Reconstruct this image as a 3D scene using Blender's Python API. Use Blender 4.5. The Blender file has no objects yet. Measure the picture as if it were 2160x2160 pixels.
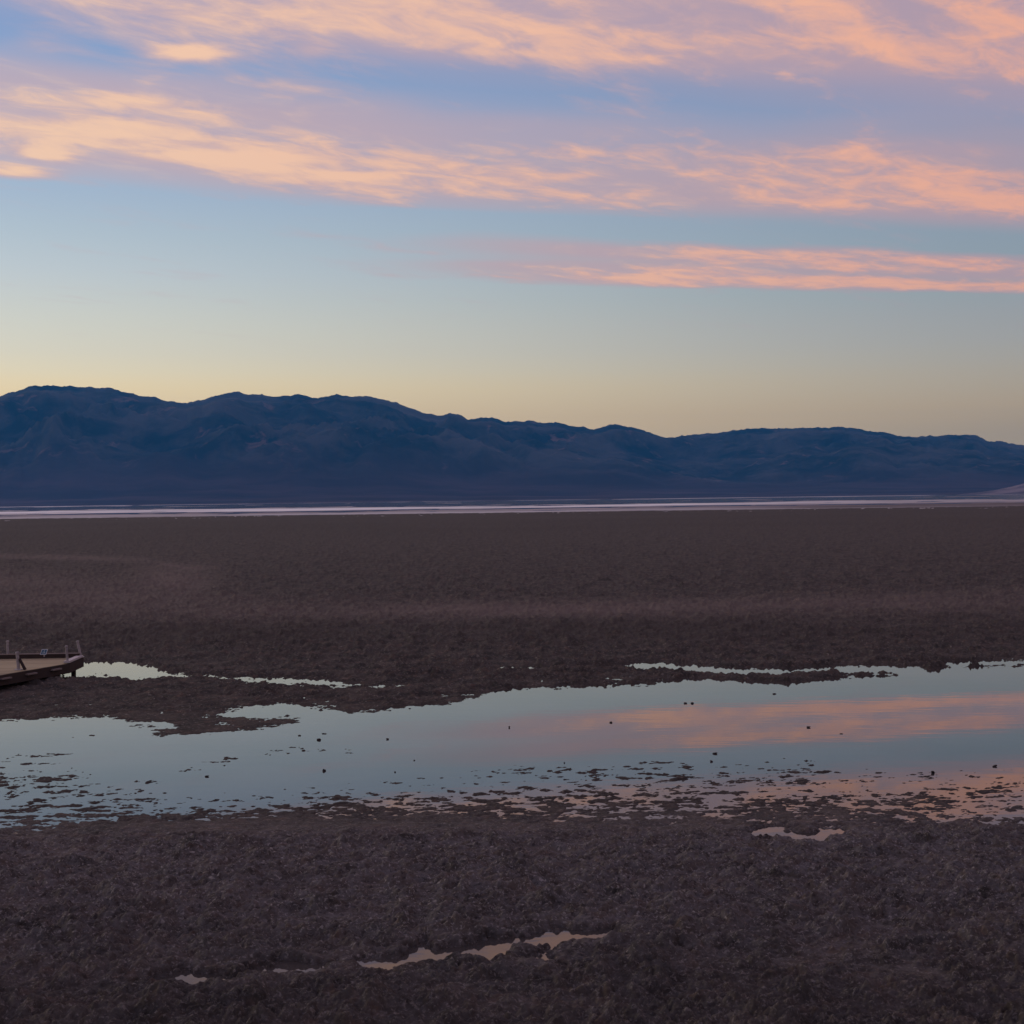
import bpy, bmesh, math, random
import numpy as np
from mathutils import Matrix, Vector

random.seed(7)
SC = bpy.context.scene
COL = SC.collection
R = math.radians

# ------------------------------------------------------------------ camera
CAM_H = 6.4            # metres above the pool
PAGE = 2160            # width of the printed page that carries the picture, in its pixels
PIC = 1651             # width of the picture on it: the page margin and caption are left out
F = 37.8 / 36 * PAGE   # focal length in page pixels
LENS = 36 * F / PIC    # on a 36 mm sensor
PITCH = R(-0.53)       # looking very slightly down
ROLL = R(0.73)         # horizon climbs to the right

fw = Vector((0, math.cos(PITCH), math.sin(PITCH)))
rt0 = Vector((1, 0, 0))
up0 = rt0.cross(fw)
rt = rt0 * math.cos(ROLL) - up0 * math.sin(ROLL)
up = rt0 * math.sin(ROLL) + up0 * math.cos(ROLL)
cam = bpy.data.cameras.new('camera')
cam.lens = LENS
cam.sensor_width = 36
cam.shift_x = (1082.5 - 1080) / PIC
cam.shift_y = (1080 - 1079.3) / PIC
cam.clip_start = 0.1
cam.clip_end = 120000
cam_o = bpy.data.objects.new('camera', cam)
COL.objects.link(cam_o)
M = Matrix((rt, up, -fw)).transposed().to_4x4()
M.translation = (0, 0, CAM_H)
cam_o.matrix_world = M
SC.camera = cam_o


# ------------------------------------------------------------------ node helper
def lin(c):
    """sRGB 0..255 -> linear"""
    o = []
    for v in c:
        v = v / 255
        o.append(v / 12.92 if v <= 0.04045 else ((v + 0.055) / 1.055) ** 2.4)
    return tuple(o) + (1.0,)


class G:
    def __init__(s, nt):
        s.nt = nt
        nt.nodes.clear()

    def n(s, typ, **kw):
        nd = s.nt.nodes.new(typ)
        for k, v in kw.items():
            setattr(nd, k, v)
        return nd

    def put(s, sock, v):
        if v is None:
            return
        if hasattr(v, 'is_linked') or hasattr(v, 'links'):
            s.nt.links.new(v, sock)
        else:
            sock.default_value = v

    def m(s, op, a, b=None, c=None, clamp=False):
        nd = s.n('ShaderNodeMath', operation=op, use_clamp=clamp)
        for i, v in enumerate((a, b, c)):
            s.put(nd.inputs[i], v)
        return nd.outputs[0]

    def vec(s, x, y, z=0.0):
        nd = s.n('ShaderNodeCombineXYZ')
        for i, v in enumerate((x, y, z)):
            s.put(nd.inputs[i], v)
        return nd.outputs[0]

    def noise(s, v, scale, detail=6, rough=0.55, dist=0.0, lac=2.0):
        nd = s.n('ShaderNodeTexNoise')
        s.put(nd.inputs['Vector'], v)
        nd.inputs['Scale'].default_value = scale
        nd.inputs['Detail'].default_value = detail
        nd.inputs['Roughness'].default_value = rough
        nd.inputs['Lacunarity'].default_value = lac
        nd.inputs['Distortion'].default_value = dist
        return nd.outputs['Fac']

    def ramp(s, fac, stops, interp='LINEAR'):
        nd = s.n('ShaderNodeValToRGB')
        cr = nd.color_ramp
        cr.interpolation = interp
        while len(cr.elements) < len(stops):
            cr.elements.new(0.5)
        for e, (p, c) in zip(cr.elements, stops):
            e.position = p
            e.color = c if hasattr(c, '__len__') else (c, c, c, 1)
        s.put(nd.inputs[0], fac)
        return nd.outputs[0]

    def mix(s, f, a, b, blend='MIX'):
        nd = s.n('ShaderNodeMix', data_type='RGBA', blend_type=blend)
        s.put(nd.inputs[0], f)
        s.put(nd.inputs[6], a)
        s.put(nd.inputs[7], b)
        return nd.outputs[2]

    def smooth(s, v, a, b, lo=0.0, hi=1.0):
        nd = s.n('ShaderNodeMapRange', interpolation_type='SMOOTHSTEP')
        s.put(nd.inputs[0], v)
        for i, q in enumerate((a, b, lo, hi)):
            nd.inputs[i + 1].default_value = q
        return nd.outputs[0]


# ------------------------------------------------------------------ world: dusk sky
SUN_AZ = -62.0       # degrees from north, sunset glow to the left behind the range
SUN_EL = 3.0
wld = bpy.data.worlds.new('World')
SC.world = wld
wld.use_nodes = True
g = G(wld.node_tree)
co = g.n('ShaderNodeTexCoord').outputs['Generated']
sep = g.n('ShaderNodeSeparateXYZ')
g.put(sep.inputs[0], co)
dx, dy, dz = sep.outputs
el = g.m('MULTIPLY', g.m('ARCSINE', dz), 180 / math.pi)            # elevation in degrees
hl = g.m('MAXIMUM', g.m('SQRT', g.m('ADD', g.m('MULTIPLY', dx, dx), g.m('MULTIPLY', dy, dy))), 1e-4)
sx, sy = math.sin(R(SUN_AZ)), math.cos(R(SUN_AZ))
cosaz = g.m('DIVIDE', g.m('ADD', g.m('MULTIPLY', dx, sx), g.m('MULTIPLY', dy, sy)), hl)
glow = g.smooth(cosaz, 0.0, 1.0)                                     # 1 towards the sunset
elf = g.m('DIVIDE', g.m('ADD', el, 2.0), 92.0, clamp=True)


def E(d):
    return (d + 2.0) / 92.0


left = g.ramp(elf, [(E(-2), lin((286, 246, 178))), (E(3.2), lin((291, 253, 186))), (E(4.6), lin((287, 258, 194))), (E(5.2), lin((273, 255, 208))), (E(6), lin((256, 247, 216))), (E(7), lin((243, 241, 220))), (E(8), lin((230, 233, 223))), (E(9), lin((216, 225, 226))), (E(10.5), lin((197, 213, 222))), (E(12), lin((180, 200, 220))), (E(14.5), lin((160, 186, 218))), (E(18), lin((136, 166, 210))), (E(26), lin((112, 146, 202))), (E(50), lin((84, 116, 176))), (E(90), lin((70, 98, 158)))])
right = g.ramp(elf, [(E(-2), lin((190, 164, 122))), (E(2.4), lin((196, 170, 124))), (E(3.2), lin((212, 181, 126))), (E(4.2), lin((198, 180, 146))), (E(5.2), lin((184, 176, 158))), (E(6), lin((174, 172, 164))), (E(7), lin((164, 167, 166))), (E(8), lin((152, 164, 168))), (E(10.5), lin((143, 158, 172))), (E(12), lin((140, 156, 176))), (E(14.5), lin((132, 152, 184))), (E(18), lin((108, 136, 180))), (E(26), lin((100, 128, 178))), (E(50), lin((80, 108, 162))), (E(90), lin((70, 98, 158)))])
clear = g.mix(glow, right, left)
# clouds lie on a high flat layer, in streets that run away to the right
zc = g.m('MAXIMUM', dz, 0.03)
X = g.m('DIVIDE', dx, zc)
Y = g.m('DIVIDE', dy, zc)
cs, sn = math.cos(R(14)), math.sin(R(14))
s_ = g.m('ADD', g.m('MULTIPLY', X, cs), g.m('MULTIPLY', Y, sn))
t_ = g.m('SUBTRACT', g.m('MULTIPLY', Y, cs), g.m('MULTIPLY', X, sn))
pl = g.vec(g.m('MULTIPLY', s_, 0.55), t_, 3.7)
w1 = g.noise(pl, 0.9, 3, 0.5)
tw = g.m('ADD', t_, g.m('MULTIPLY', g.m('SUBTRACT', w1, 0.5), 0.9))
tw = g.m('ADD', tw, g.smooth(s_, -0.5, 0.8, 0.32, 0.0))
TR = 9.0


def T(v):
    return (v + TR) / (2 * TR)


prof = g.ramp(g.m('DIVIDE', g.m('ADD', tw, TR), 2 * TR, clamp=True), [
    (T(-8.9), 0.0), (T(-6.5), 0.15), (T(-5.2), 0.5), (T(-4.3), 0.22), (T(-3.4), 0.62), (T(-2.2), 0.30), (T(-1.2), 0.62),
    (T(-0.2), 0.30), (T(0.8), 0.58), (T(1.55), 0.36), (T(2.1), 0.62), (T(2.55), 0.84), (T(3.0), 0.80), (T(3.2), 0.36), (T(3.40), 0.22),
    (T(3.60), 0.48), (T(3.95), 0.76), (T(4.35), 0.78), (T(4.66), 0.46), (T(4.98), 0.0),
    (T(5.2), 0.0), (T(5.45), 0.94), (T(5.60), 1.0), (T(5.80), 0.58), (T(5.98), 1.1), (T(6.12), 0.95), (T(6.35), 0.0), (T(8.9), 0.0)])
far_mask = g.m('MAXIMUM', g.smooth(t_, 4.70, 4.90, 1.0, 0.0), g.smooth(s_, 0.3, 2.5))
prof = g.m('MULTIPLY', prof, far_mask)
prof = g.m('ADD', prof, g.m('MULTIPLY', g.smooth(X, 0.2, 1.4, 0.0, 0.14), g.smooth(t_, 4.3, 4.8, 1.0, 0.0)))
# a few separate tufts in the gaps between the streets
for (px, py, rx, ry, a) in ((572, 342, .085, .06, .80), (342, 503, .07, .09, .80), (290, 532, .11, .09, .7),
                            (770, 338, .05, .06, .34), (335, 327, .07, .07, .22), (400, 462, .22, .10, .34), (475, 418, .09, .07, .36),
                            (560, 508, .14, .06, .36), (700, 512, .15, .07, .42), (840, 538, .11, .05, .5), (1190, 538, .09, .06, .40)):
    dzp = 1059 - (px - 1080) * 0.0127 - py
    x0, y0 = (px - 1080) / dzp, F / dzp
    ex = g.m('DIVIDE', g.m('SUBTRACT', X, x0), rx)
    ey = g.m('DIVIDE', g.m('SUBTRACT', Y, y0), ry)
    q = g.m('ADD', g.m('MULTIPLY', ex, ex), g.m('MULTIPLY', ey, ey))
    prof = g.m('ADD', prof, g.m('MULTIPLY', g.m('POWER', 2.718, g.m('MULTIPLY', q, -1.0)), a))
fa, fb = math.cos(R(48)), math.sin(R(48))
al_ = g.m('ADD', g.m('MULTIPLY', X, fa), g.m('MULTIPLY', Y, fb))       # along the cloud fibres
ac_ = g.m('SUBTRACT', g.m('MULTIPLY', Y, fa), g.m('MULTIPLY', X, fb))
fib = g.vec(g.m('MULTIPLY', al_, 0.50), g.m('MULTIPLY', ac_, 1.30), 1.9)
n1 = g.noise(fib, 2.5, 12, 0.57, 0.30)
n2 = g.noise(g.vec(g.m('MULTIPLY', al_, 0.7), g.m('MULTIPLY', ac_, 1.2), 9.1), 6.5, 9, 0.62, 0.5)
body = g.m('ADD', prof, g.m('ADD', g.m('MULTIPLY', g.m('SUBTRACT', n1, 0.5), 1.55), g.m('MULTIPLY', g.m('SUBTRACT', n2, 0.5), 0.75)))
dens = g.smooth(body, 0.08, 1.02)
veil = g.m('MULTIPLY', g.smooth(g.m('ADD', prof, g.m('MULTIPLY', g.m('SUBTRACT', w1, 0.5), 0.6)), 0.10, 0.80), 0.78)
dens = g.m('MAXIMUM', dens, veil)
dens = g.m('MULTIPLY', dens, g.smooth(el, 5.0, 8.5))
core = g.smooth(g.m('ADD', body, g.m('MULTIPLY', g.m('SUBTRACT', n2, 0.5), 0.8)), 0.45, 1.28)
thin_c = g.mix(glow, lin((194, 160, 166)), lin((212, 181, 183)))
core_c = g.mix(glow, lin((244, 176, 148)), lin((255, 216, 182)))
cloud_c = g.mix(core, thin_c, core_c)
sky_c = g.mix(dens, clear, cloud_c)
nish = g.n('ShaderNodeTexSky', sky_type='NISHITA', sun_disc=False)
nish.sun_elevation = R(-1.5)
nish.sun_rotation = R(SUN_AZ)
bg0 = g.n('ShaderNodeBackground')
g.put(bg0.inputs[0], nish.outputs[0])
bg0.inputs[1].default_value = 0.05
bg1 = g.n('ShaderNodeBackground')
g.put(bg1.inputs[0], sky_c)
bg1.inputs[1].default_value = 1.0
ad = g.n('ShaderNodeAddShader')
g.put(ad.inputs[0], bg0.outputs[0])
g.put(ad.inputs[1], bg1.outputs[0])
out = g.n('ShaderNodeOutputWorld')
g.put(out.inputs[0], ad.outputs[0])

# ------------------------------------------------------------------ sun: only a faint wide afterglow is left
sun = bpy.data.lights.new('sun', 'SUN')
sun.energy = 0.85
sun.angle = R(16)
sun.color = (1.0, 0.80, 0.62)
sun_o = bpy.data.objects.new('sun', sun)
COL.objects.link(sun_o)
sd = Vector((math.sin(R(SUN_AZ)) * math.cos(R(10)), math.cos(R(SUN_AZ)) * math.cos(R(10)), math.sin(R(10))))
sun_o.rotation_euler = sd.to_track_quat('Z', 'Y').to_euler()
sun_o.location = (-200, 120, 150)

vs = SC.view_settings
vs.view_transform = 'Standard'
vs.look = 'None'
vs.gamma = 1
vs.exposure = 0
vs.use_curve_mapping = False
SC.cycles.max_bounces = 8
SC.cycles.use_adaptive_sampling = False
SC.cycles.volume_bounces = 1
SC.cycles.caustics_reflective = False
SC.cycles.caustics_refractive = False


# ------------------------------------------------------------------ geometry helpers
def px_dir(x, y):
    return (rt * ((x - 1080) / F) + up * ((1080 - y) / F) + fw).normalized()


def px_ground(x, y, z=0.0):
    """where the line of sight through a photograph pixel meets height z"""
    d = px_dir(x, y)
    k = (z - CAM_H) / d.z
    return Vector((d.x * k, d.y * k, z))


def px_uv(x, y):
    """upright map coordinates: u bearing, v depression (photograph pixels, no roll)"""
    p = px_ground(x, y)
    return 1080 + F * p.x / p.y, 1059 + F * CAM_H / p.y


def uvlist(pts):
    return [px_uv(*p) for p in pts]


def new_mat(name):
    m = bpy.data.materials.new(name)
    m.use_nodes = True
    return m, G(m.node_tree)


def finish(gr, bsdf):
    o = gr.n('ShaderNodeOutputMaterial')
    gr.put(o.inputs[0], bsdf)


def principled(gr, color, rough, spec=0.3, normal=None, metallic=0.0, ior=1.45):
    b = gr.n('ShaderNodeBsdfPrincipled')
    gr.put(b.inputs['Base Color'], color)
    gr.put(b.inputs['Roughness'], rough)
    b.inputs['Specular IOR Level'].default_value = spec
    b.inputs['Metallic'].default_value = metallic
    b.inputs['IOR'].default_value = ior
    if normal is not None:
        gr.put(b.inputs['Normal'], normal)
    return b.outputs[0]


def bump(gr, h, strength, dist):
    b = gr.n('ShaderNodeBump')
    b.inputs['Strength'].default_value = strength
    b.inputs['Distance'].default_value = dist
    gr.put(b.inputs['Height'], h)
    return b.outputs[0]


def grid_obj(name, P, nr, nc, mat, attrs=None, smooth=True):
    """P: (nr*nc,3) points of a grid"""
    me = bpy.data.meshes.new(name)
    i = np.arange(nr * nc).reshape(nr, nc)
    q = np.stack([i[:-1, :-1], i[:-1, 1:], i[1:, 1:], i[1:, :-1]], -1).reshape(-1, 4)
    me.vertices.add(len(P))
    me.vertices.foreach_set('co', P.astype(np.float32).ravel())
    me.loops.add(q.size)
    me.loops.foreach_set('vertex_index', q.ravel().astype(np.int32))
    me.polygons.add(len(q))
    me.polygons.foreach_set('loop_start', np.arange(0, q.size, 4, dtype=np.int32))
    if smooth:
        me.polygons.foreach_set('use_smooth', np.ones(len(q), dtype=bool))
    me.update()
    for k, v in (attrs or {}).items():
        at = me.attributes.new(k, 'FLOAT', 'POINT')
        at.data.foreach_set('value', v.astype(np.float32).ravel())
    me.materials.append(mat)
    o = bpy.data.objects.new(name, me)
    COL.objects.link(o)
    return o


def structure(o):
    o['kind'] = 'structure'
    return o


def tag(o, label, cat, group=None):
    o['label'] = label
    o['category'] = cat
    if group:
        o['group'] = group
    return o


# ------------------------------------------------------------------ numpy noise
def h32(ix, iy, seed):
    h = (ix.astype(np.int64) * 374761393 + iy.astype(np.int64) * 668265263 + seed * 974634777) & 0xFFFFFFFF
    h = ((h ^ (h >> 13)) * 1274126177) & 0xFFFFFFFF
    return (h ^ (h >> 16)) & 0xFFFFFFFF


def perlin(x, y, seed):
    x0 = np.floor(x)
    y0 = np.floor(y)
    fx = x - x0
    fy = y - y0
    u = fx * fx * fx * (fx * (fx * 6 - 15) + 10)
    v = fy * fy * fy * (fy * (fy * 6 - 15) + 10)

    def gr(ox, oy):
        a = h32(x0 + ox, y0 + oy, seed) * (2 * math.pi / 4294967296.0)
        return np.cos(a) * (fx - ox) + np.sin(a) * (fy - oy)
    a = gr(0, 0) + u * (gr(1, 0) - gr(0, 0))
    b = gr(0, 1) + u * (gr(1, 1) - gr(0, 1))
    return (a + v * (b - a)) * 1.5


def fbm(x, y, lam, octv, seed, gain=0.5):
    s = np.zeros_like(x)
    a, tot = 1.0, 0.0
    for k in range(octv):
        c, d = math.cos(k * 0.9 + seed), math.sin(k * 0.9 + seed)
        s += a * perlin((x * c - y * d) / lam + 17.3 * k, (x * d + y * c) / lam - 5.1 * k, seed + k)
        tot += a * a
        a *= gain
        lam /= 2.03
    return s / math.sqrt(tot) / 0.36


def sstep(x, a, b):
    t = np.clip((x - a) / (b - a), 0, 1)
    return t * t * (3 - 2 * t)


# ------------------------------------------------------------------ mud flat: lumpy salt mud with pools in its hollows
v_rows = np.concatenate([np.arange(2300, 1985, -4.0), np.arange(1985, 1600, -0.75), np.arange(1600, 1330, -0.9), np.arange(1330, 1079.3, -1.3)])
u_cols = np.arange(90, 2076, 1.75)
U, V = np.meshgrid(u_cols, v_rows)
D = CAM_H * F / (V - 1059)
WX = D * (U - 1080) / F
WY = D
nr, nc = U.shape
x, y = WX.ravel(), WY.ravel()
u, v = U.ravel(), V.ravel()


def curve(pts, uu):
    p = sorted(uvlist(pts))
    return np.interp(uu, [a for a, b in p], [b for a, b in p])


top_edge = curve([(-260, 1424), (0, 1420), (257, 1415), (330, 1412), (400, 1412), (500, 1411), (560, 1412), (600, 1406), (640, 1396), (690, 1389), (726, 1388), (751, 1394),
                  (790, 1397), (823, 1402), (880, 1398), (939, 1391), (981, 1390), (1024, 1378), (1060, 1367), (1080, 1362), (1157, 1361),
                  (1303, 1356), (1376, 1347), (1406, 1346), (1450, 1349), (1526, 1354), (1573, 1352), (1594, 1346), (1700, 1342),
                  (1736, 1335), (1800, 1328), (1908, 1325), (2050, 1322), (2400, 1318)], u)
low_edge = curve([(-260, 1458), (0, 1462), (257, 1466), (380, 1490), (450, 1520), (560, 1538), (650, 1530), (760, 1522), (900, 1512), (960, 1502), (1080, 1486), (1250, 1484),
                  (1330, 1478), (1400, 1472), (1500, 1474), (1570, 1478), (1600, 1490), (1700, 1498), (1800, 1500), (1908, 1492), (2060, 1486), (2400, 1470)], u)
end_edge = curve([(-260, 1590), (0, 1586), (257, 1578), (500, 1572), (700, 1566), (900, 1566), (1080, 1562), (1300, 1560), (1500, 1562), (1650, 1572), (1800, 1580),
                  (1908, 1584), (2400, 1600)], u)
upB = (top_edge - v) * 0.42
upB = np.where(upB > 1.7, 1.7 + (upB - 1.7) * 0.055, upB)
k = np.clip((v - low_edge) / (end_edge - low_edge), -1, 2)
lowB = np.interp(k, [-1, -0.16, 0.0, 0.12, 0.45, 0.8, 1.0, 1.15, 1.35], [-3.2, -2.9, -1.7, -1.15, -0.65, -0.1, 0.5, 1.3, 3.0])
lowB = np.minimum(lowB, np.where(v - low_edge < -14, -3.0, 9))
B = np.clip(np.maximum(upB, lowB), -3, 3)


calm = np.zeros_like(u)
warpd = 1 + 0.28 * np.clip(fbm(x, y, 0.45, 3, 33, 0.6), -1.6, 1.6)


def streak(pts, half, amount, puddle=False):
    """add amount to B along a polyline of photograph points, half pixels wide"""
    global B, calm
    p = uvlist(pts)
    best = np.full_like(u, 1e9)
    for (ax, ay), (bx, by) in zip(p[:-1], p[1:]):
        ex, ey = bx - ax, by - ay
        tt = np.clip(((u - ax) * ex + (v - ay) * ey * 9) / (ex * ex + ey * ey * 9), 0, 1)
        d2 = ((u - ax - tt * ex) / 3.0) ** 2 + (v - ay - tt * ey) ** 2
        best = np.minimum(best, d2)
    if puddle:
        calm = np.maximum(calm, np.exp(-best / (2.6 * half) ** 2))
        best = best * warpd ** 2
    w = np.exp(-best / (half * half))
    B = B + amount * w


# land that reaches into the main pool, and low banks in it
streak([(520, 1435), (600, 1431), (660, 1425), (722, 1416)], 6.5, 5.0)
streak([(560, 1424), (615, 1414), (660, 1418)], 6, 5.0)
streak([(470, 1412), (540, 1416), (580, 1416)], 6, 4.2)
streak([(455, 1426), (500, 1425)], 3, 2.9)
streak([(370, 1441), (405, 1441)], 2.5, 2.9)
streak([(310, 1472), (380, 1470)], 2.5, 3.0)
streak([(560, 1493), (640, 1476), (700, 1466), (745, 1461)], 7, 2.7)
streak([(480, 1513), (510, 1514)], 4, 2.6)
streak([(780, 1464), (830, 1466)], 5, 1.9)
# separate pools and puddles
streak([(385, 1336), (415, 1331), (440, 1332), (470, 1338)], 13, -7.0)
streak([(470, 1338), (560, 1343), (680, 1349), (790, 1354)], 7, -3.6, True)
streak([(810, 1360), (905, 1360)], 4, -2.6)
streak([(930, 1376), (1010, 1374)], 3, -2.0)
streak([(1062, 1331), (1122, 1331)], 2.2, -5.0)
streak([(1192, 1329), (1262, 1327)], 1.6, -4.4)
streak([(1282, 1327), (1330, 1327), (1390, 1333), (1450, 1338), (1520, 1337), (1640, 1333), (1730, 1333)], 5.0, -7.0)
streak([(1380, 1343), (1440, 1347), (1520, 1349), (1600, 1342)], 3.0, 3.5)
streak([(1790, 1323), (1930, 1321), (2200, 1318)], 3, -5)
streak([(1488, 1596), (1530, 1600), (1560, 1606), (1598, 1597)], 8.5, -7.0, True)
streak([(945, 1800), (1000, 1787), (1080, 1778), (1150, 1765), (1215, 1764)], 9.0, -9.0, True)
streak([(950, 1802), (1000, 1795), (1050, 1787)], 9, -8.0, True)
streak([(855, 1807), (912, 1805)], 10, -6.6, True)
streak([(540, 1832), (575, 1836), (610, 1834)], 10, -6.6, True)
streak([(692, 1820), (725, 1817), (760, 1817)], 9, -6.4, True)
streak([(1112, 1799), (1130, 1803)], 7, -6.0, True)
B = np.clip(B, -3, 3.2)

N = 0.50 * fbm(x * 0.6, y, 3.0, 3, 11, 0.6) + 1.10 * fbm(x * 0.60, y, 0.36, 4, 14, 0.74)
HB = B + N * np.where(B > 2.2, 0.55, 0.92) * np.where(B < -2.0, 0.55, 1.0)
land = sstep(HB, 0.0, 2.4)
rough = np.interp(v, [1080, 1200, 1330, 1440, 1560, 1610, 1700, 1900, 2400], [0.35, 0.85, 0.75, 0.35, 0.35, 0.62, 0.74, 0.85, 0.9])
spac = D.ravel() / 1250.0                              # sampling step seen by a ray: fade what the grid cannot carry


def billow(lam, seed):
    keep = sstep(np.full_like(x, lam) / (spac * 2.2), 0.6, 1.6)
    wx = x + 0.25 * lam * perlin(x / lam * 1.7, y / lam * 1.7, seed + 50)
    wy = y + 0.25 * lam * perlin(x / lam * 1.7 + 9, y / lam * 1.7 - 4, seed + 51)
    return (np.abs(perlin(wx / lam, wy / lam, seed)) * 2.2 - 0.55) * keep


big = fbm(x, y, 2.6, 3, 71)
LA = billow(5.5, 19) * sstep(D.ravel(), 60, 160)
LB = billow(1.9, 20) * sstep(D.ravel(), 40, 90)
L1 = billow(0.70, 21)
L2 = billow(0.33, 22)
L3 = billow(0.155, 23)
L4 = billow(0.085, 24)
L5 = billow(0.045, 25)
lump = 0.050 * big + 0.118 * L1 + 0.076 * L2 * (0.7 + 0.5 * np.clip(L1, -1, 1)) + 0.040 * L3 + 0.021 * L4 + 0.010 * L5 + 0.20 * LA + 0.10 * LB
lump = lump * rough * (1 - 0.85 * calm)
kf = sstep(v, 1330, 1420) * sstep(v, 1618, 1578)         # the wet margin is nearly level
z = (0.024 - 0.018 * kf) * HB + land * (lump * (1 - 0.75 * kf) + 0.03 * (1 - 0.85 * kf))
soft = 0.008 + (0.03 - 0.022 * kf) * np.logaddexp(0, (z - 0.008) / (0.03 - 0.022 * kf))
kz = sstep(HB, 0.7, 1.6)
z = z * (1 - kz) + soft * kz
fine = (0.020 * L2 + 0.012 * L3) * sstep(HB, -0.4, 0.5) * (1 - land)
z = z + fine
# under and round the boardwalk the mud is dry
bw = sstep(u, 330, 372)
under = (u < 372) & (v < 1372) & (v > 1300)
z = np.where(under & (bw < 1), np.maximum(z, 0.03 * (1 - bw) - 0.2 * bw), z)

# dry, paler mud: swathes beyond the pools
dry = np.zeros_like(x)


def dryband(pts, halfs, amount):
    global dry
    p = uvlist(pts)
    c = np.interp(u, [a for a, b in p], [b for a, b in p])
    hw = np.interp(u, [a for a, b in p], halfs)
    dry = np.maximum(dry, amount * np.exp(-((v - c) / hw) ** 2))


dryband([(-260, 1205), (257, 1215), (480, 1225), (700, 1240), (1080, 1240), (1500, 1238), (1908, 1226), (2400, 1216)],
        [40, 36, 32, 20, 13, 18, 20, 20], 1.0)
blob = np.exp(-((u - 530) / 75) ** 2 - ((v - 1190) / 34) ** 2)
dry = np.maximum(dry, 0.9 * blob)
p = uvlist([(-260, 1146), (257, 1152), (380, 1155), (500, 1160), (560, 1172)])
c = np.interp(u, [a for a, b in p], [b for a, b in p])
dry = np.maximum(dry, 0.8 * np.exp(-((v - c) / 5) ** 2) * sstep(u, 640, 560))
dry = dry * (0.75 + 0.25 * np.clip(fbm(x, y, 30.0, 4, 5), -1, 1))
dry = np.maximum(dry, np.interp(v, [1540, 1610, 1700, 1800, 1900, 2000], [0, 0.5, 0.5, 0.3, 0.2, 0.2]) * np.clip(0.62 + 0.38 * fbm(x, y, 1.3, 5, 8, 0.62), 0, 1.3))
wet = 1 - sstep(HB, 0.1, 1.8)
pb = uvlist([(0, 1282), (257, 1284), (700, 1276), (1080, 1276), (1500, 1268), (1908, 1262), (2150, 1258)])
cb = np.interp(u, [a for a, b in pb], [b for a, b in pb])
wet = np.maximum(wet, 0.85 * np.exp(-((v - cb) / 20) ** 4) * np.clip(0.8 + 0.3 * fbm(x, y, 20.0, 4, 55), 0, 1))
wet = np.maximum(wet, 0.75 * sstep(v, 1130, 1100) * np.clip(0.8 + 0.3 * fbm(x, y, 60.0, 4, 56), 0, 1))

m_mud, q = new_mat('salt_mud')
geo = q.n('ShaderNodeTexCoord').outputs['Object']
adry = q.n('ShaderNodeAttribute', attribute_name='dry').outputs['Fac']
awet = q.n('ShaderNodeAttribute', attribute_name='wet').outputs['Fac']
na = q.noise(geo, 0.9, 8, 0.6)
nb = q.noise(geo, 9.0, 8, 0.72)
ncn = q.noise(geo, 2.6, 4, 0.6, 0.3)
c0 = q.mix(q.smooth(na, 0.35, 0.68), (0.038, 0.034, 0.030, 1), (0.084, 0.068, 0.056, 1))
c0 = q.mix(q.m('MULTIPLY', q.smooth(ncn, 0.52, 0.70), 0.55), c0, (0.148, 0.096, 0.070, 1))
c0 = q.mix(q.m('MULTIPLY', q.smooth(nb, 0.54, 0.68), 0.6), c0, (0.36, 0.31, 0.26, 1))
c0 = q.mix(q.m('MULTIPLY', adry, 0.64), c0, (0.195, 0.148, 0.124, 1))
c0 = q.mix(q.m('MULTIPLY', awet, 0.65), c0, (0.052, 0.041, 0.034, 1))
nh = q.noise(geo, 26.0, 7, 0.75, 0.4)
nrm = bump(q, nh, 1.0, 0.05)
ancr = q.n('ShaderNodeAttribute', attribute_name='crust').outputs['Fac']
c0 = q.mix(q.m('MULTIPLY', ancr, q.smooth(q.noise(geo, 4.0, 9, 0.72, 0.3), 0.36, 0.66)), c0, (0.165, 0.152, 0.148, 1))
spk = q.smooth(q.noise(geo, 17.0, 6, 0.62, 0.6), 0.55, 0.66)
c0 = q.mix(q.m('MULTIPLY', q.m('MULTIPLY', ancr, spk), 0.75), c0, (0.42, 0.38, 0.345, 1))
pit = q.smooth(q.noise(geo, 11.0, 6, 0.62, 0.4), 0.44, 0.36)
c0 = q.mix(q.m('MULTIPLY', q.m('MULTIPLY', ancr, pit), 0.7), c0, (0.030, 0.026, 0.026, 1))
finish(q, principled(q, c0, 0.85, 0.15, nrm))
mud = structure(grid_obj('mud_flat', np.stack([x, y, z], 1), nr, nc, m_mud, {'dry': dry, 'wet': wet, 'crust': np.interp(v, [1550, 1620, 1720, 1850, 2000], [0, 0.95, 0.9, 0.45, 0.35])}))
HBg = HB.reshape(nr, nc)
del U, V, WX, WY

# ------------------------------------------------------------------ pool water
m_wat, q = new_mat('still_water')
geo = q.n('ShaderNodeTexCoord').outputs['Object']
mp = q.n('ShaderNodeMapping')
q.put(mp.inputs[0], geo)
mp.inputs['Scale'].default_value = (0.5, 1.6, 1)
rip = q.noise(mp.outputs[0], 1.4, 3, 0.5)
nrm = bump(q, rip, 0.018, 0.05)
bott = q.mix(q.smooth(q.noise(geo, 0.25, 4, 0.6), 0.35, 0.65), (0.045, 0.040, 0.037, 1), (0.075, 0.064, 0.058, 1))
finish(q, principled(q, bott, 0.0, 0.5, nrm, ior=1.333))


def sheet(name, quad, zz, mat):
    me = bpy.data.meshes.new(name)
    me.from_pydata([(a, b, zz) for a, b in quad], [], [tuple(range(len(quad)))])
    me.materials.append(mat)
    o = bpy.data.objects.new(name, me)
    COL.objects.link(o)
    return o


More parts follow.
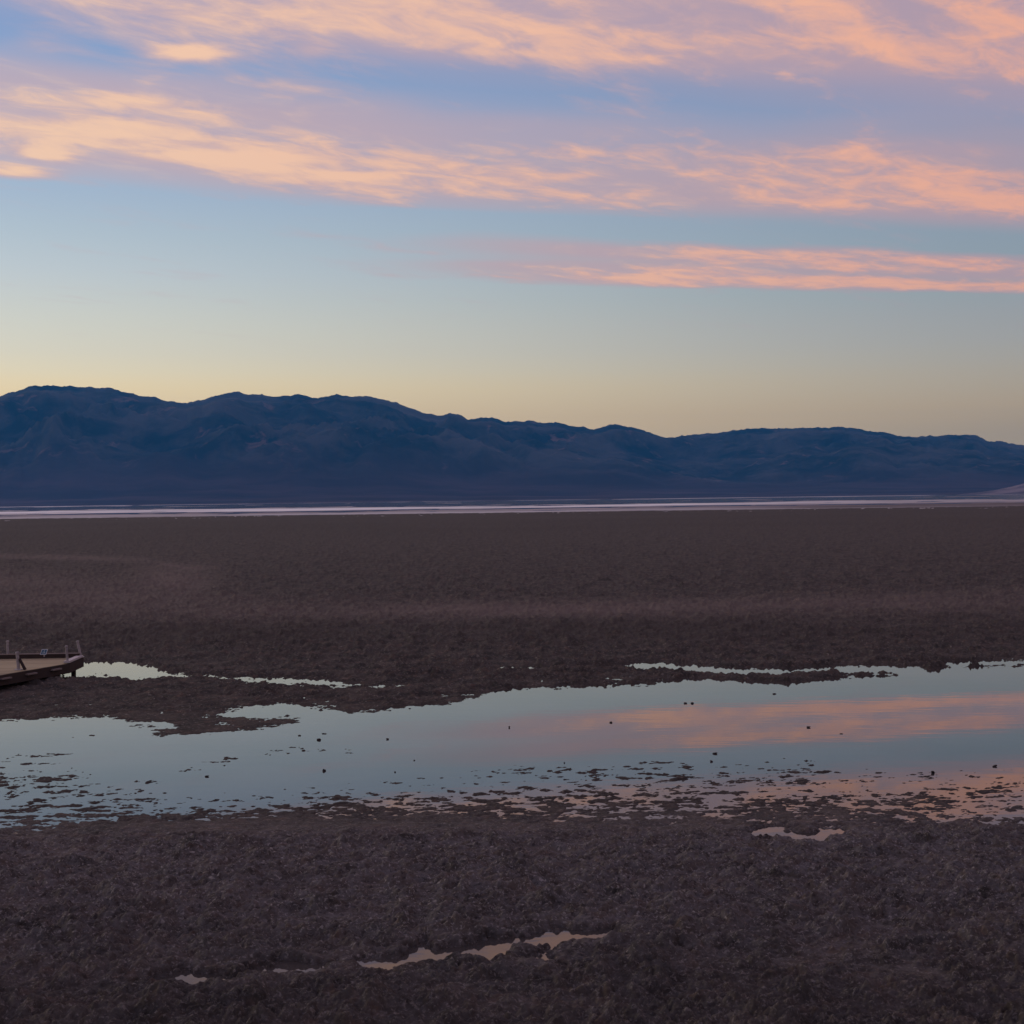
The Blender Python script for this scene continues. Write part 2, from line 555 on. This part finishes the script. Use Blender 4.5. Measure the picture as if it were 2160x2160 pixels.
structure(sheet('water', [(-9, 9.5), (9, 9.5), (55, 82), (-55, 82)], 0.0, m_wat))

# ------------------------------------------------------------------ ground sheet that carries on below and beyond
m_gr, q = new_mat('dark_mud')
geo = q.n('ShaderNodeTexCoord').outputs['Object']
cg = q.mix(q.noise(geo, 0.02, 8, 0.6), (0.045, 0.038, 0.040, 1), (0.075, 0.060, 0.060, 1))
finish(q, principled(q, cg, 0.9, 0.1))
structure(sheet('ground', [(24000 * math.cos(a), 24000 * math.sin(a)) for a in np.linspace(0, 2 * math.pi, 65)[:-1]], -0.45, m_gr))

# ------------------------------------------------------------------ far basin: long salt bars with shallow water between
m_salt, q = new_mat('salt_crust')
geo = q.n('ShaderNodeTexCoord').outputs['Object']
asalt = q.n('ShaderNodeAttribute', attribute_name='salt').outputs['Fac']
amud = q.n('ShaderNodeAttribute', attribute_name='mud').outputs['Fac']
sc_ = q.mix(asalt, (0.15, 0.115, 0.13, 1), (0.95, 0.93, 0.88, 1))
sc_ = q.mix(amud, sc_, (0.075, 0.058, 0.050, 1))
finish(q, principled(q, sc_, 0.8, 0.2))
rows = np.arange(1083.5, 1059.8, -0.30)
cols = np.arange(-500, 2661, 6.0)
U, V = np.meshgrid(cols, rows)
D2 = CAM_H * F / (V - 1059)
fx, fy = (D2 * (U - 1080) / F).ravel(), D2.ravel()
fu, fv = U.ravel(), V.ravel()
nn = fbm(fu * 0.0035, fv * 0.55, 1.0, 4, 31, 0.6)
nl = fbm(fu * 0.0018, fv * 0.25, 1.0, 3, 37)
d = fv - 1059 + 0.35 * nl
# height above the shallow water by distance: shore bar, channel, white bar, open water, far shore
hgt = np.interp(d, [0.7, 1.5, 2.0, 2.6, 5, 8.0, 9.4, 10.2, 13.6, 14.2, 15.4, 16.2, 19, 26],
                [1.2, 1.2, 0.6, -1.2, -1.3, -1.0, -0.3, 1.3, 1.3, -0.3, -0.5, 0.8, 1.3, 1.5])
hgt = hgt + 0.55 * nn + 0.55 * fbm(fu * 0.011, fv * 0.9, 1.0, 3, 47, 0.6)
salt = np.interp(d, [0.7, 2.2, 4, 9.5, 10.5, 13.4, 14.2, 16.0, 18, 20.0, 21], [0.55, 0.55, 0.35, 0.45, 1.0, 1.0, 0.3, 0.15, 0.35, 0.45, 0.45])
salt = salt * (0.85 + 0.25 * np.clip(nn, -1, 1)) * np.interp(fu, [300, 1100, 1500, 1900], [1, 1, 0.72, 0.45])
mudm = np.exp(-((d - 18.2) / 2.2) ** 4) * sstep(fu, 1380, 1640) * (0.8 + 0.2 * np.clip(nn, -1, 1))
hgt = hgt + 2.0 * mudm
mudm = np.clip(mudm, 0, 1)
fz = np.clip(hgt, -2, 2) * 0.05 * np.clip(D2.ravel() / 900, 0.5, 3)
salt_o = structure(grid_obj('salt_flat', np.stack([fx, fy, fz], 1), U.shape[0], U.shape[1], m_salt,
                            {'salt': np.clip(salt, 0, 1), 'mud': mudm}))
m_lake, q = new_mat('shallow_lake_water')
finish(q, principled(q, (0.05, 0.055, 0.07, 1), 0.06, 0.5, None, ior=1.333))
structure(sheet('lake', [(-420, 640), (420, 640), (14500, 21000), (-14500, 21000)], 0.0, m_lake))

# ------------------------------------------------------------------ mountain range
crest_px = [(-600, 905), (-420, 893), (-280, 886), (-150, 897), (-40, 890), (60, 900), (150, 908), (200, 901), (257, 887), (277, 882.6), (307, 876.6), (333, 874), (357, 875.6), (380, 875), (407, 879), (437, 881),
            (470, 889), (503, 897), (540, 903), (561, 904.5), (580, 899.5), (603, 893), (618, 889), (636, 889), (653, 893), (710, 894),
            (739, 889.6), (760, 892.6), (793, 890.6), (801, 887), (813, 891), (853, 892.6), (872, 898), (896, 902), (918, 909.6),
            (946, 920), (971, 921), (982, 917.6), (997, 920), (1011, 929), (1042, 927.6), (1050, 926.7), (1070, 935), (1117, 931.6),
            (1154, 934.7), (1173, 939.4), (1194, 942), (1215, 946), (1238, 940), (1255, 939.4), (1275, 943), (1297, 949.6), (1328, 956),
            (1344, 958), (1356, 955), (1400, 954), (1416, 952.6), (1435, 948), (1486, 944.7), (1505, 946.6), (1517, 943.4), (1561, 942.8),
            (1593, 943.4), (1612, 942), (1634, 944), (1649, 948.5), (1675, 952), (1693, 955.7), (1715, 959), (1772, 959), (1785, 956.6),
            (1807, 956), (1832, 956.6), (1851, 964.8), (1876, 967), (1908, 972.4), (1960, 978), (2040, 979), (2120, 988), (2250, 984), (2400, 996), (2800, 1000)]
ct, cr_ = [], []
for a, b in crest_px:
    dd = px_dir(a, b)
    ct.append(dd.x / dd.y)
    cr_.append(dd.z / math.hypot(dd.x, dd.y))
NA, NR = 1300, 130
ta = np.linspace(-0.86, 0.86, NA)
pr = np.linspace(0, 1.25, NR)
TA, PR = np.meshgrid(ta, pr)
RB, RC = 9300.0, 15500.0
dist = RB + (RC - RB) * PR                        # northing
mx, my = (dist * TA).ravel(), dist.ravel()
hyp = np.hypot(mx, my)
tgt = np.interp(TA.ravel(), ct, cr_)              # slope to the crest line
tgt = tgt + 0.00035 * fbm(TA.ravel(), np.zeros(TA.size), 0.010, 4, 3, 0.7)
P1 = PR.ravel()
prof_ = np.interp(P1, [0, 0.12, 0.30, 0.48, 0.75, 0.96, 1.0, 1.06, 1.25], [0.0, 0.035, 0.14, 0.36, 0.70, 0.965, 1.0, 0.94, 0.55])
rid = np.zeros_like(mx)
amp, lam, tot = 1.0, 3600.0, 0.0
wxx = mx + 500 * fbm(mx, my, 2500.0, 2, 61)
wyy = my + 500 * fbm(mx, my, 2500.0, 2, 62)
for kk in range(6):
    rid += amp * (1 - 2 * np.abs(perlin(wxx / lam + kk * 3.3, wyy / lam * 0.8, 80 + kk)))
    tot += amp
    amp *= 0.56
    lam *= 0.48
rid /= tot
env = sstep(P1, 0.22, 0.5) * sstep(P1, 1.0, 0.80)
body_ = prof_ + 0.62 * env * (rid - 0.16) + 0.012 * sstep(P1, 0.05, 0.2) * fbm(mx, my, 900.0, 4, 90)
lim = 0.965
front = np.where(P1 < 0.95, np.where(body_ > 0.86, 0.86 + (lim - 0.86) * np.tanh((body_ - 0.86) / (lim - 0.86)), body_), body_)
foot = 0.16 * np.exp(-(((mx / my * F + 1080) - 528) / 45) ** 2) * np.exp(-((P1 - 0.33) / 0.06) ** 2)
front = np.maximum(front + foot, 0.0)
mz = (front * (tgt + CAM_H / hyp * 0) * hyp) + CAM_H * np.clip(front, 0, 1)
mz = np.where(P1 < 0.001, -0.4, mz)

m_mt, q = new_mat('desert_rock')
geo = q.n('ShaderNodeTexCoord').outputs['Object']
afan = q.n('ShaderNodeAttribute', attribute_name='fan').outputs['Fac']
na = q.noise(geo, 0.0014, 9, 0.66, 0.5)
nb = q.noise(geo, 0.0034, 8, 0.62, 0.8)
c0 = q.mix(q.smooth(na, 0.38, 0.64), (0.012, 0.014, 0.018, 1), (0.085, 0.073, 0.070, 1))
c0 = q.mix(q.m('MULTIPLY', q.smooth(nb, 0.58, 0.72), 0.7), c0, (0.24, 0.145, 0.125, 1))
mp = q.n('ShaderNodeMapping')
q.put(mp.inputs[0], geo)
mp.inputs['Scale'].default_value = (0.4, 1.5, 1)
fan_c = q.mix(q.smooth(q.noise(mp.outputs[0], 0.0016, 6, 0.6), 0.35, 0.7), (0.044, 0.026, 0.029, 1), (0.092, 0.056, 0.058, 1))
c0 = q.mix(afan, c0, fan_c)
finish(q, principled(q, c0, 0.95, 0.05))
fan = sstep(P1, 0.44, 0.28)
structure(grid_obj('mountain_range', np.stack([mx, my, mz], 1), NR, NA, m_mt, {'fan': fan}))

# pale low hill that enters at the far right
m_hill, q = new_mat('pale_hill_rock')
geo = q.n('ShaderNodeTexCoord').outputs['Object']
c0 = q.mix(q.smooth(q.noise(geo, 0.004, 7, 0.6, 0.4), 0.35, 0.65), (0.10, 0.075, 0.085, 1), (0.27, 0.21, 0.21, 1))
finish(q, principled(q, c0, 0.95, 0.05))
hp = px_ground(2010, 1053)
ax_ = np.linspace(-1, 1, 150)
gx, gy = np.meshgrid(ax_ * 1150, ax_ * 900)
cx0, cy0 = 8200 * (2105 - 1080) / F, 8200.0
gx, gy = gx.ravel() + cx0, gy.ravel() + cy0
rr = np.hypot((gx - cx0) / 1150, (gy - cy0) / 900)
hh = 115 * sstep(rr, 1.0, 0.1) * (1 + 0.25 * fbm(gx, gy, 500.0, 5, 44)) - 0.6 - 3 * sstep(rr, 0.9, 1.0)
structure(grid_obj('hills', np.stack([gx, gy, hh], 1), 150, 150, m_hill))

# ------------------------------------------------------------------ boardwalk platform
DECK = 0.56


def emp(name, loc):
    o = bpy.data.objects.new(name, None)
    o.empty_display_size = 0.3
    COL.objects.link(o)
    o.location = loc
    return o


def mesh_obj(name, bm, mat, parent=None, loc=(0, 0, 0)):
    me = bpy.data.meshes.new(name)
    bmesh.ops.recalc_face_normals(bm, faces=bm.faces)
    bm.to_mesh(me)
    bm.free()
    me.materials.append(mat)
    o = bpy.data.objects.new(name, me)
    COL.objects.link(o)
    o.location = loc
    if parent:
        o.parent = parent
    return o


def prism(bm, poly, z0, z1):
    b = [bm.verts.new((p[0], p[1], z0)) for p in poly]
    t = [bm.verts.new((p[0], p[1], z1)) for p in poly]
    bm.faces.new(b[::-1])
    bm.faces.new(t)
    n = len(poly)
    for i in range(n):
        bm.faces.new((b[i], b[(i + 1) % n], t[(i + 1) % n], t[i]))


def beam(bm, a, b, w, z0, z1):
    a, b = Vector(a[:2]), Vector(b[:2])
    d = (b - a).normalized()
    nrm_ = Vector((-d.y, d.x)) * (w / 2)
    prism(bm, [a - nrm_, b - nrm_, b + nrm_, a + nrm_], z0, z1)


def tube(bm, pts, radii, seg=12):
    rings = []
    for i, (p, r) in enumerate(zip(pts, radii)):
        p = Vector(p)
        a = Vector(pts[max(i - 1, 0)])
        b = Vector(pts[min(i + 1, len(pts) - 1)])
        d = (b - a).normalized()
        s1 = d.orthogonal().normalized() if abs(d.z) < 0.9 else Vector((1, 0, 0)) - d * d.x
        s1.normalize()
        s2 = d.cross(s1)
        rings.append([bm.verts.new(p + (s1 * math.cos(2 * math.pi * j / seg) + s2 * math.sin(2 * math.pi * j / seg)) * r) for j in range(seg)])
    for a, b in zip(rings[:-1], rings[1:]):
        for j in range(seg):
            bm.faces.new((a[j], a[(j + 1) % seg], b[(j + 1) % seg], b[j]))
    bm.faces.new(rings[0][::-1])
    bm.faces.new(rings[-1])


def clip(poly, a, b, c):
    """keep a*x+b*y<=c"""
    o = []
    for i in range(len(poly)):
        p, r_ = poly[i], poly[(i + 1) % len(poly)]
        fp, fr = a * p[0] + b * p[1] - c, a * r_[0] + b * r_[1] - c
        if fp <= 0:
            o.append(p)
        if fp * fr < 0:
            tt = fp / (fp - fr)
            o.append((p[0] + (r_[0] - p[0]) * tt, p[1] + (r_[1] - p[1]) * tt))
    return o


m_wood, q = new_mat('weathered_boards')
geo = q.n('ShaderNodeTexCoord').outputs['Object']
rnd = q.n('ShaderNodeObjectInfo').outputs['Random']
mp = q.n('ShaderNodeMapping')
q.put(mp.inputs[0], geo)
mp.inputs['Scale'].default_value = (0.6, 9, 9)
gr_ = q.noise(mp.outputs[0], 2.0, 6, 0.6)
c0 = q.mix(gr_, (0.32, 0.255, 0.15, 1), (0.48, 0.39, 0.24, 1))
c0 = q.mix(q.m('MULTIPLY', rnd, 0.6), c0, (0.24, 0.19, 0.125, 1))
finish(q, principled(q, c0, 0.8, 0.2, bump(q, gr_, 0.3, 0.01)))
m_trim, q = new_mat('dark_timber')
geo = q.n('ShaderNodeTexCoord').outputs['Object']
c0 = q.mix(q.noise(geo, 3, 5, 0.6), (0.035, 0.026, 0.024, 1), (0.06, 0.042, 0.036, 1))
finish(q, principled(q, c0, 0.85, 0.15))
m_kerb, q = new_mat('grey_kerb_timber')
geo = q.n('ShaderNodeTexCoord').outputs['Object']
c0 = q.mix(q.noise(geo, 4, 5, 0.6), (0.14, 0.11, 0.10, 1), (0.24, 0.19, 0.17, 1))
finish(q, principled(q, c0, 0.8, 0.2))
m_post, q = new_mat('dull_painted_steel')
geo = q.n('ShaderNodeTexCoord').outputs['Object']
c0 = q.mix(q.smooth(q.noise(geo, 6, 5, 0.65), 0.4, 0.7), (0.33, 0.29, 0.285, 1), (0.22, 0.19, 0.19, 1))
finish(q, principled(q, c0, 0.6, 0.4))
m_plate, q = new_mat('pale_steel_plate')
geo = q.n('ShaderNodeTexCoord').outputs['Object']
c0 = q.mix(q.noise(geo, 8, 4, 0.6), (0.38, 0.34, 0.34, 1), (0.55, 0.5, 0.48, 1))
finish(q, principled(q, c0, 0.6, 0.4))

corners_px = [(-110, 1321.5), (389, 1313.5), (367, 1323.2), (140, 1362.5), (-110, 1368)]
DP = [px_ground(a, b, DECK) for a, b in corners_px]       # far-left, far-right, near-right, near-bend, near-left
poly = [(p.x, p.y) for p in DP]
base = DP[3]
bwk = emp('boardwalk_platform', (base.x, base.y, 0))
tag(bwk, 'brown plank boardwalk platform with short posts standing on the dark mud at left', 'boardwalk')
off = Vector((-base.x, -base.y, 0))
lp = [(p[0] + off.x, p[1] + off.y) for p in poly]
ctr = (sum(p[0] for p in lp) / 5, sum(p[1] for p in lp) / 5)
halfs = []
for i in range(5):
    a, b = lp[i], lp[(i + 1) % 5]
    na_, nb_ = b[1] - a[1], -(b[0] - a[0])
    ln = math.hypot(na_, nb_)
    na_, nb_ = na_ / ln, nb_ / ln
    c_ = na_ * a[0] + nb_ * a[1]
    if na_ * ctr[0] + nb_ * ctr[1] > c_:
        na_, nb_, c_ = -na_, -nb_, -c_
    halfs.append((na_, nb_, c_))
# planks run along the far edge
e = (Vector(lp[1]) - Vector(lp[0])).normalized()
nrm2 = Vector((e.y, -e.x))          # towards the camera
W, GAP = 0.235, 0.014
o0 = Vector(lp[0])
for i in range(120):
    d0, d1 = i * W + 0.02, (i + 1) * W - GAP + 0.02
    st = [o0 + e * -40 + nrm2 * d0, o0 + e * 60 + nrm2 * d0, o0 + e * 60 + nrm2 * d1, o0 + e * -40 + nrm2 * d1]
    pg = [(p.x, p.y) for p in st]
    for (a, b, c_) in halfs:
        if len(pg) >= 3:
            pg = clip(pg, a, b, c_ - 0.02)
    if len(pg) < 3 or max(p[0] for p in pg) - min(p[0] for p in pg) < 0.1:
        continue
    bm = bmesh.new()
    dzz = random.uniform(-0.004, 0.004)
    prism(bm, pg, DECK - 0.05 + dzz, DECK + dzz)
    mesh_obj('plank', bm, m_wood, bwk)
# fascia boards round the deck and the raised far kerb
for i in range(5):
    if i == 4:
        continue
    a, b = Vector(lp[i]), Vector(lp[(i + 1) % 5])
    dd = (b - a).normalized()
    outn = Vector((halfs[i][0], halfs[i][1]))
    bm = bmesh.new()
    beam(bm, a + outn * 0.035 - dd * 0.02, b + outn * 0.035 + dd * 0.02, 0.06, DECK - 0.36, DECK - 0.008)  # board drawn extra deep and dark, also standing in for shade under the deck
    mesh_obj('fascia_board', bm, m_trim, bwk)
a, b = Vector(lp[0]), Vector(lp[1])
bm = bmesh.new()
beam(bm, a + nrm2 * 0.10, b + nrm2 * 0.10 - e * 0.05, 0.14, DECK + 0.012, DECK + 0.15)
kb = mesh_obj('kerb_rail', bm, m_trim, bwk)
bm = bmesh.new()
beam(bm, a + nrm2 * 0.10, b + nrm2 * 0.10 - e * 0.03, 0.17, DECK + 0.152, DECK + 0.18)
mesh_obj('kerb_cap', bm, m_kerb, kb)
# pale rub rail on the short right-hand side
a, b = Vector(lp[1]), Vector(lp[2])
outn = Vector((halfs[1][0], halfs[1][1]))
bm = bmesh.new()
beam(bm, a - outn * 0.06, b - outn * 0.06, 0.22, DECK + 0.012, DECK + 0.085)
mesh_obj('edge_rail', bm, m_plate, bwk)
# joists and feet in the dark below
for i in range(1, 8):
    d0 = i * 1.0
    st = [o0 + e * -40 + nrm2 * d0, o0 + e * 60 + nrm2 * d0, o0 + e * 60 + nrm2 * (d0 + .08), o0 + e * -40 + nrm2 * (d0 + .08)]
    pg = [(p.x, p.y) for p in st]
    for (aa, bb, c_) in halfs:
        if len(pg) >= 3:
            pg = clip(pg, aa, bb, c_ - 0.1)
    if len(pg) >= 3:
        bm = bmesh.new()
        prism(bm, pg, DECK - 0.25, DECK - 0.06)
        mesh_obj('joist', bm, m_trim, bwk)
for edge, ins in ((0, 0.35), (2, 0.35)):
    a, b = Vector(lp[edge]), Vector(lp[edge + 1])
    outn = Vector((halfs[edge][0], halfs[edge][1]))
    n_ = max(2, int((b - a).length / 1.9))
    for j in range(n_ + 1):
        pp = a.lerp(b, (j + 0.12) / (n_ + 0.24)) - outn * ins
        bm = bmesh.new()
        beam(bm, pp - Vector((0.07, 0)), pp + Vector((0.07, 0)), 0.14, -0.35, DECK - 0.055)
        mesh_obj('support_leg', bm, m_trim, bwk)
# short pale slabs under the near edge
for pxx in (268, 309, 349, 226, 184):
    pa = px_ground(pxx, 1342 - (pxx - 257) * 0.1743 + 1.6, DECK)
    a, b = Vector(lp[2]), Vector(lp[3])
    dd = (b - a).normalized()
    pl2 = Vector((pa.x + off.x, pa.y + off.y))
    tt = (pl2 - a).dot(dd)
    outn = Vector((halfs[2][0], halfs[2][1]))
    c2 = a + dd * tt + outn * 0.13
    bm = bmesh.new()
    beam(bm, c2 - dd * 0.24, c2 + dd * 0.24, 0.12, DECK - 0.15, DECK - 0.10)
    mesh_obj('edge_plate', bm, m_kerb, bwk)


def post(bpx, tpx, rad, label, brace=False):
    """short bollard from a foot pixel to a head pixel"""
    b = px_ground(bpx[0], bpx[1], DECK)
    dpt = b.y
    dd = px_dir(*tpx)
    k_ = dpt / dd.y
    t = Vector((dd.x * k_, dd.y * k_, CAM_H + dd.z * k_))
    b = b + off
    t = t + off
    b.z = DECK
    ax = (t - b)
    bm = bmesh.new()
    tube(bm, [b + ax * 0.0, b + ax * 0.5, b + ax * 0.86, b + ax * 0.9], [rad, rad * 0.97, rad * 0.95, rad * 0.9])
    p = mesh_obj('post', bm, m_post, bwk)
    p['label'] = label
    bm = bmesh.new()
    tube(bm, [b + ax * 0.89, b + ax * 0.91, b + ax * 0.96, b + ax * 0.99, b + ax * 1.0], [rad * 1.12, rad * 1.22, rad * 1.2, rad * 0.95, rad * 0.3])
    mesh_obj('post_cap', bm, m_post, p)
    bm = bmesh.new()
    beam(bm, (b.x - rad * 2.0, b.y), (b.x + rad * 2.0, b.y), rad * 3.4, DECK + 0.006, DECK + 0.035)
    mesh_obj('base_plate', bm, m_plate, p)
    if brace:
        bm = bmesh.new()
        tube(bm, [b + ax * 0.62 + Vector((rad, 0, 0)), Vector((b.x + 0.24, b.y - 0.02, DECK + 0.01))], [0.05, 0.06], 8)
        mesh_obj('brace', bm, m_trim, p)
    return p


post((270, 1314.6), (269.0, 1286.5), 0.050, 'straight post on the far edge')
post((287, 1334.0), (284.5, 1304.5), 0.060, 'post on the near edge with a dark brace', True)
post((366, 1322.6), (363.8, 1294.5), 0.047, 'post at the near corner')
post((387.5, 1313.8), (381.5, 1286.5), 0.050, 'leaning post at the far corner')
post((152, 1358.5), (151, 1330), 0.064, 'post at the bend of the near edge')
post((140, 1317.5), (139, 1290), 0.060, 'post further along the far edge')

# ------------------------------------------------------------------ small blue sign on the far kerb
m_blue, q = new_mat('blue_sign_face')
geo = q.n('ShaderNodeTexCoord').outputs['Object']
c0 = q.mix(q.smooth(q.noise(geo, 12, 4, 0.6), 0.35, 0.7), (0.045, 0.13, 0.20, 1), (0.035, 0.10, 0.16, 1))
finish(q, principled(q, c0, 0.5, 0.4))
m_swh, q = new_mat('white_sign_paint')
geo = q.n('ShaderNodeTexCoord').outputs['Object']
c0 = q.mix(q.noise(geo, 10, 3, 0.6), (0.36, 0.40, 0.44, 1), (0.50, 0.54, 0.58, 1))
finish(q, principled(q, c0, 0.5, 0.4))
sb = px_ground(328.5, 1313.6, DECK + 0.1)
sg = emp('sign', (sb.x, sb.y - 0.05, DECK + 0.18))
tag(sg, 'small blue sign with pale border and white pictogram on the boardwalk kerb', 'sign')
PW, PH, SHR = 0.232, 0.205, 0.058


def sgp(a, b, dpt=0.0):
    """point on the tilted, skewed panel: a,b in 0..1"""
    return Vector(((a - 0.5) * PW + (b - 0.5) * SHR, 0.05 * b - dpt, 0.025 + b * PH))


def slab(bm, quad, dep, th):
    f = [bm.verts.new(sgp(a, b, dep)) for a, b in quad]
    k_ = [bm.verts.new(sgp(a, b, dep - th)) for a, b in quad]
    bm.faces.new(f)
    bm.faces.new(k_[::-1])
    n = len(quad)
    for i in range(n):
        bm.faces.new((f[i], k_[i], k_[(i + 1) % n], f[(i + 1) % n]))


bm = bmesh.new()
slab(bm, [(0.02, 0.02), (0.98, 0.02), (0.98, 0.98), (0.02, 0.98)], 0.010, 0.014)
mesh_obj('panel', bm, m_blue, sg)
bm = bmesh.new()
for qd in ([(0, 0), (1, 0), (1, .11), (0, .11)], [(0, .89), (1, .89), (1, 1), (0, 1)], [(0, .112), (.1, .112), (.1, .888), (0, .888)], [(.9, .112), (1, .112), (1, .888), (.9, .888)]):
    slab(bm, qd, 0.014, 0.020)
mesh_obj('border', bm, m_swh, sg)
bm = bmesh.new()
hd = [(0.52 + 0.075 * math.cos(i * math.pi / 4), 0.74 + 0.075 * math.sin(i * math.pi / 4)) for i in range(8)]
slab(bm, hd, 0.0125, 0.002)
slab(bm, [(.47, .40), (.58, .40), (.56, .64), (.48, .64)], 0.0130, 0.002)
slab(bm, [(.59, .38), (.72, .24), (.78, .28), (.64, .45)], 0.0125, 0.002)
ring = [(i * math.pi / 8 + math.pi * 0.62) for i in range(13)]
for a0, a1 in zip(ring[:-1], ring[1:]):
    slab(bm, [(0.48 + r_ * math.cos(q_), 0.34 + r_ * math.sin(q_)) for r_, q_ in ((.17, a0), (.17, a1), (.115, a1), (.115, a0))], 0.0120, 0.002)
mesh_obj('pictogram', bm, m_swh, sg)
bm = bmesh.new()
beam(bm, (-0.02, 0.03), (0.02, 0.03), 0.03, -0.06, 0.10)
mesh_obj('bracket', bm, m_post, sg)

# ------------------------------------------------------------------ mud clumps standing in the pool
m_cl, q = new_mat('wet_mud_clump')
geo = q.n('ShaderNodeTexCoord').outputs['Object']
c0 = q.mix(q.noise(geo, 9, 5, 0.6), (0.022, 0.018, 0.019, 1), (0.055, 0.044, 0.043, 1))
finish(q, principled(q, c0, 0.8, 0.2, bump(q, q.noise(geo, 30, 5, 0.7), 0.6, 0.03)))


def clump(name, seed, sx_, sy_, sz_):
    rg = random.Random(seed)
    bm = bmesh.new()
    bmesh.ops.create_icosphere(bm, subdivisions=3, radius=1.0)
    lobes = [(Vector((rg.uniform(-1, 1), rg.uniform(-1, 1), rg.uniform(-0.2, 0.8))).normalized(), rg.uniform(0.15, 0.45)) for _ in range(7)]
    for vtx in bm.verts:
        n_ = vtx.co.normalized()
        r_ = 0.75
        for lv, la in lobes:
            r_ += la * max(0, n_.dot(lv)) ** 6
        r_ *= 1 + rg.uniform(-0.06, 0.06)
        vtx.co = Vector((n_.x * r_ * sx_, n_.y * r_ * sy_, n_.z * r_ * sz_))
    o = mesh_obj(name, bm, m_cl)
    return o


cl = [(740, 1440, .16, .07), (772, 1447, .26, .12), (781, 1437, .22, .05), (882, 1446, .16, .09), (780, 1497, .20, .11), (590, 1506, .22, .07),
      (1242, 1419, .22, .10), (1362, 1388, .24, .10), (1373, 1388, .24, .10), (1505, 1373, .24, .09), (1560, 1427, .24, .08), (1409, 1469, .28, .09),
      (1404, 1482, .18, .08), (1167, 1484, .08, .06), (1761, 1500, .20, .09), (1860, 1490, .24, .08), (1078, 1427, .10, .12), (925, 1480, .10, .06),
      (894, 1499, .10, .06), (1613, 1437, .2, .04)]
names = {1: 'larger knobbly dark mud clump in the open water left of centre', 6: 'lone dark mud clump where the orange reflection begins in the pool',
         7: 'left one of two touching mud clumps in the pool reflection', 8: 'right one of two touching mud clumps in the pool reflection',
         9: 'dark mud clump nearest the far shore spit at right', 10: 'flat dark mud clump inside the orange cloud reflection at right',
         11: 'widest dark mud clump at the near edge of the pool', 14: 'dark mud clump at the near pool margin towards the right',
         15: 'rightmost dark mud clump at the near pool margin', 5: 'flat mud clump among the low islets at left of the pool',
         4: 'rounded mud clump below the islets in the blue water',
         0: 'tiny mud speck left of the larger knobbly clump in the pool',
         2: 'thin flat mud sliver just beyond the larger knobbly clump',
         3: 'lone small mud clump to the right of the larger knobbly clump',
         12: 'small mud clump directly below the widest clump at the near pool edge',
         13: 'tiny mud speck alone near the pool edge at centre',
         16: 'small upright mud lump alone mid pool at the picture centre',
         17: 'upper one of two tiny mud specks in blue water left of centre',
         18: 'lower one of two tiny mud specks in blue water left of centre',
         19: 'thinnest mud sliver in the cloud reflection right of centre'}
for i, (a, b, r_, hh_) in enumerate(cl):
    p = px_ground(a, b)
    r_, hh_ = r_ * 0.23, hh_ * 0.32
    o = clump('mud_clump', 100 + i, r_, r_ * 0.8, hh_)
    o.location = (p.x, p.y, hh_ * 0.25)
    if i in names:
        tag(o, names[i], 'mud clump', 'mud clumps standing in the pool')
    else:
        tag(o, 'tiny dark mud clump poking out of the still pool water', 'mud clump', 'mud clumps standing in the pool')

# ------------------------------------------------------------------ haze: the dusk air over the basin
m_hz, q = new_mat('dusk_haze')
pv = q.n('ShaderNodeVolumePrincipled')
pv.inputs['Color'].default_value = (0.05, 0.42, 0.94, 1)
pv.inputs['Density'].default_value = 0.000028
pv.inputs['Anisotropy'].default_value = 0.0
ho = q.n('ShaderNodeOutputMaterial')
q.put(ho.inputs['Volume'], pv.outputs[0])
bm = bmesh.new()
prism(bm, [(-24300, -24300), (24300, -24300), (24300, 24300), (-24300, 24300)], -1.6, 1420)
hz = mesh_obj('haze', bm, m_hz)
hz['kind'] = 'stuff'
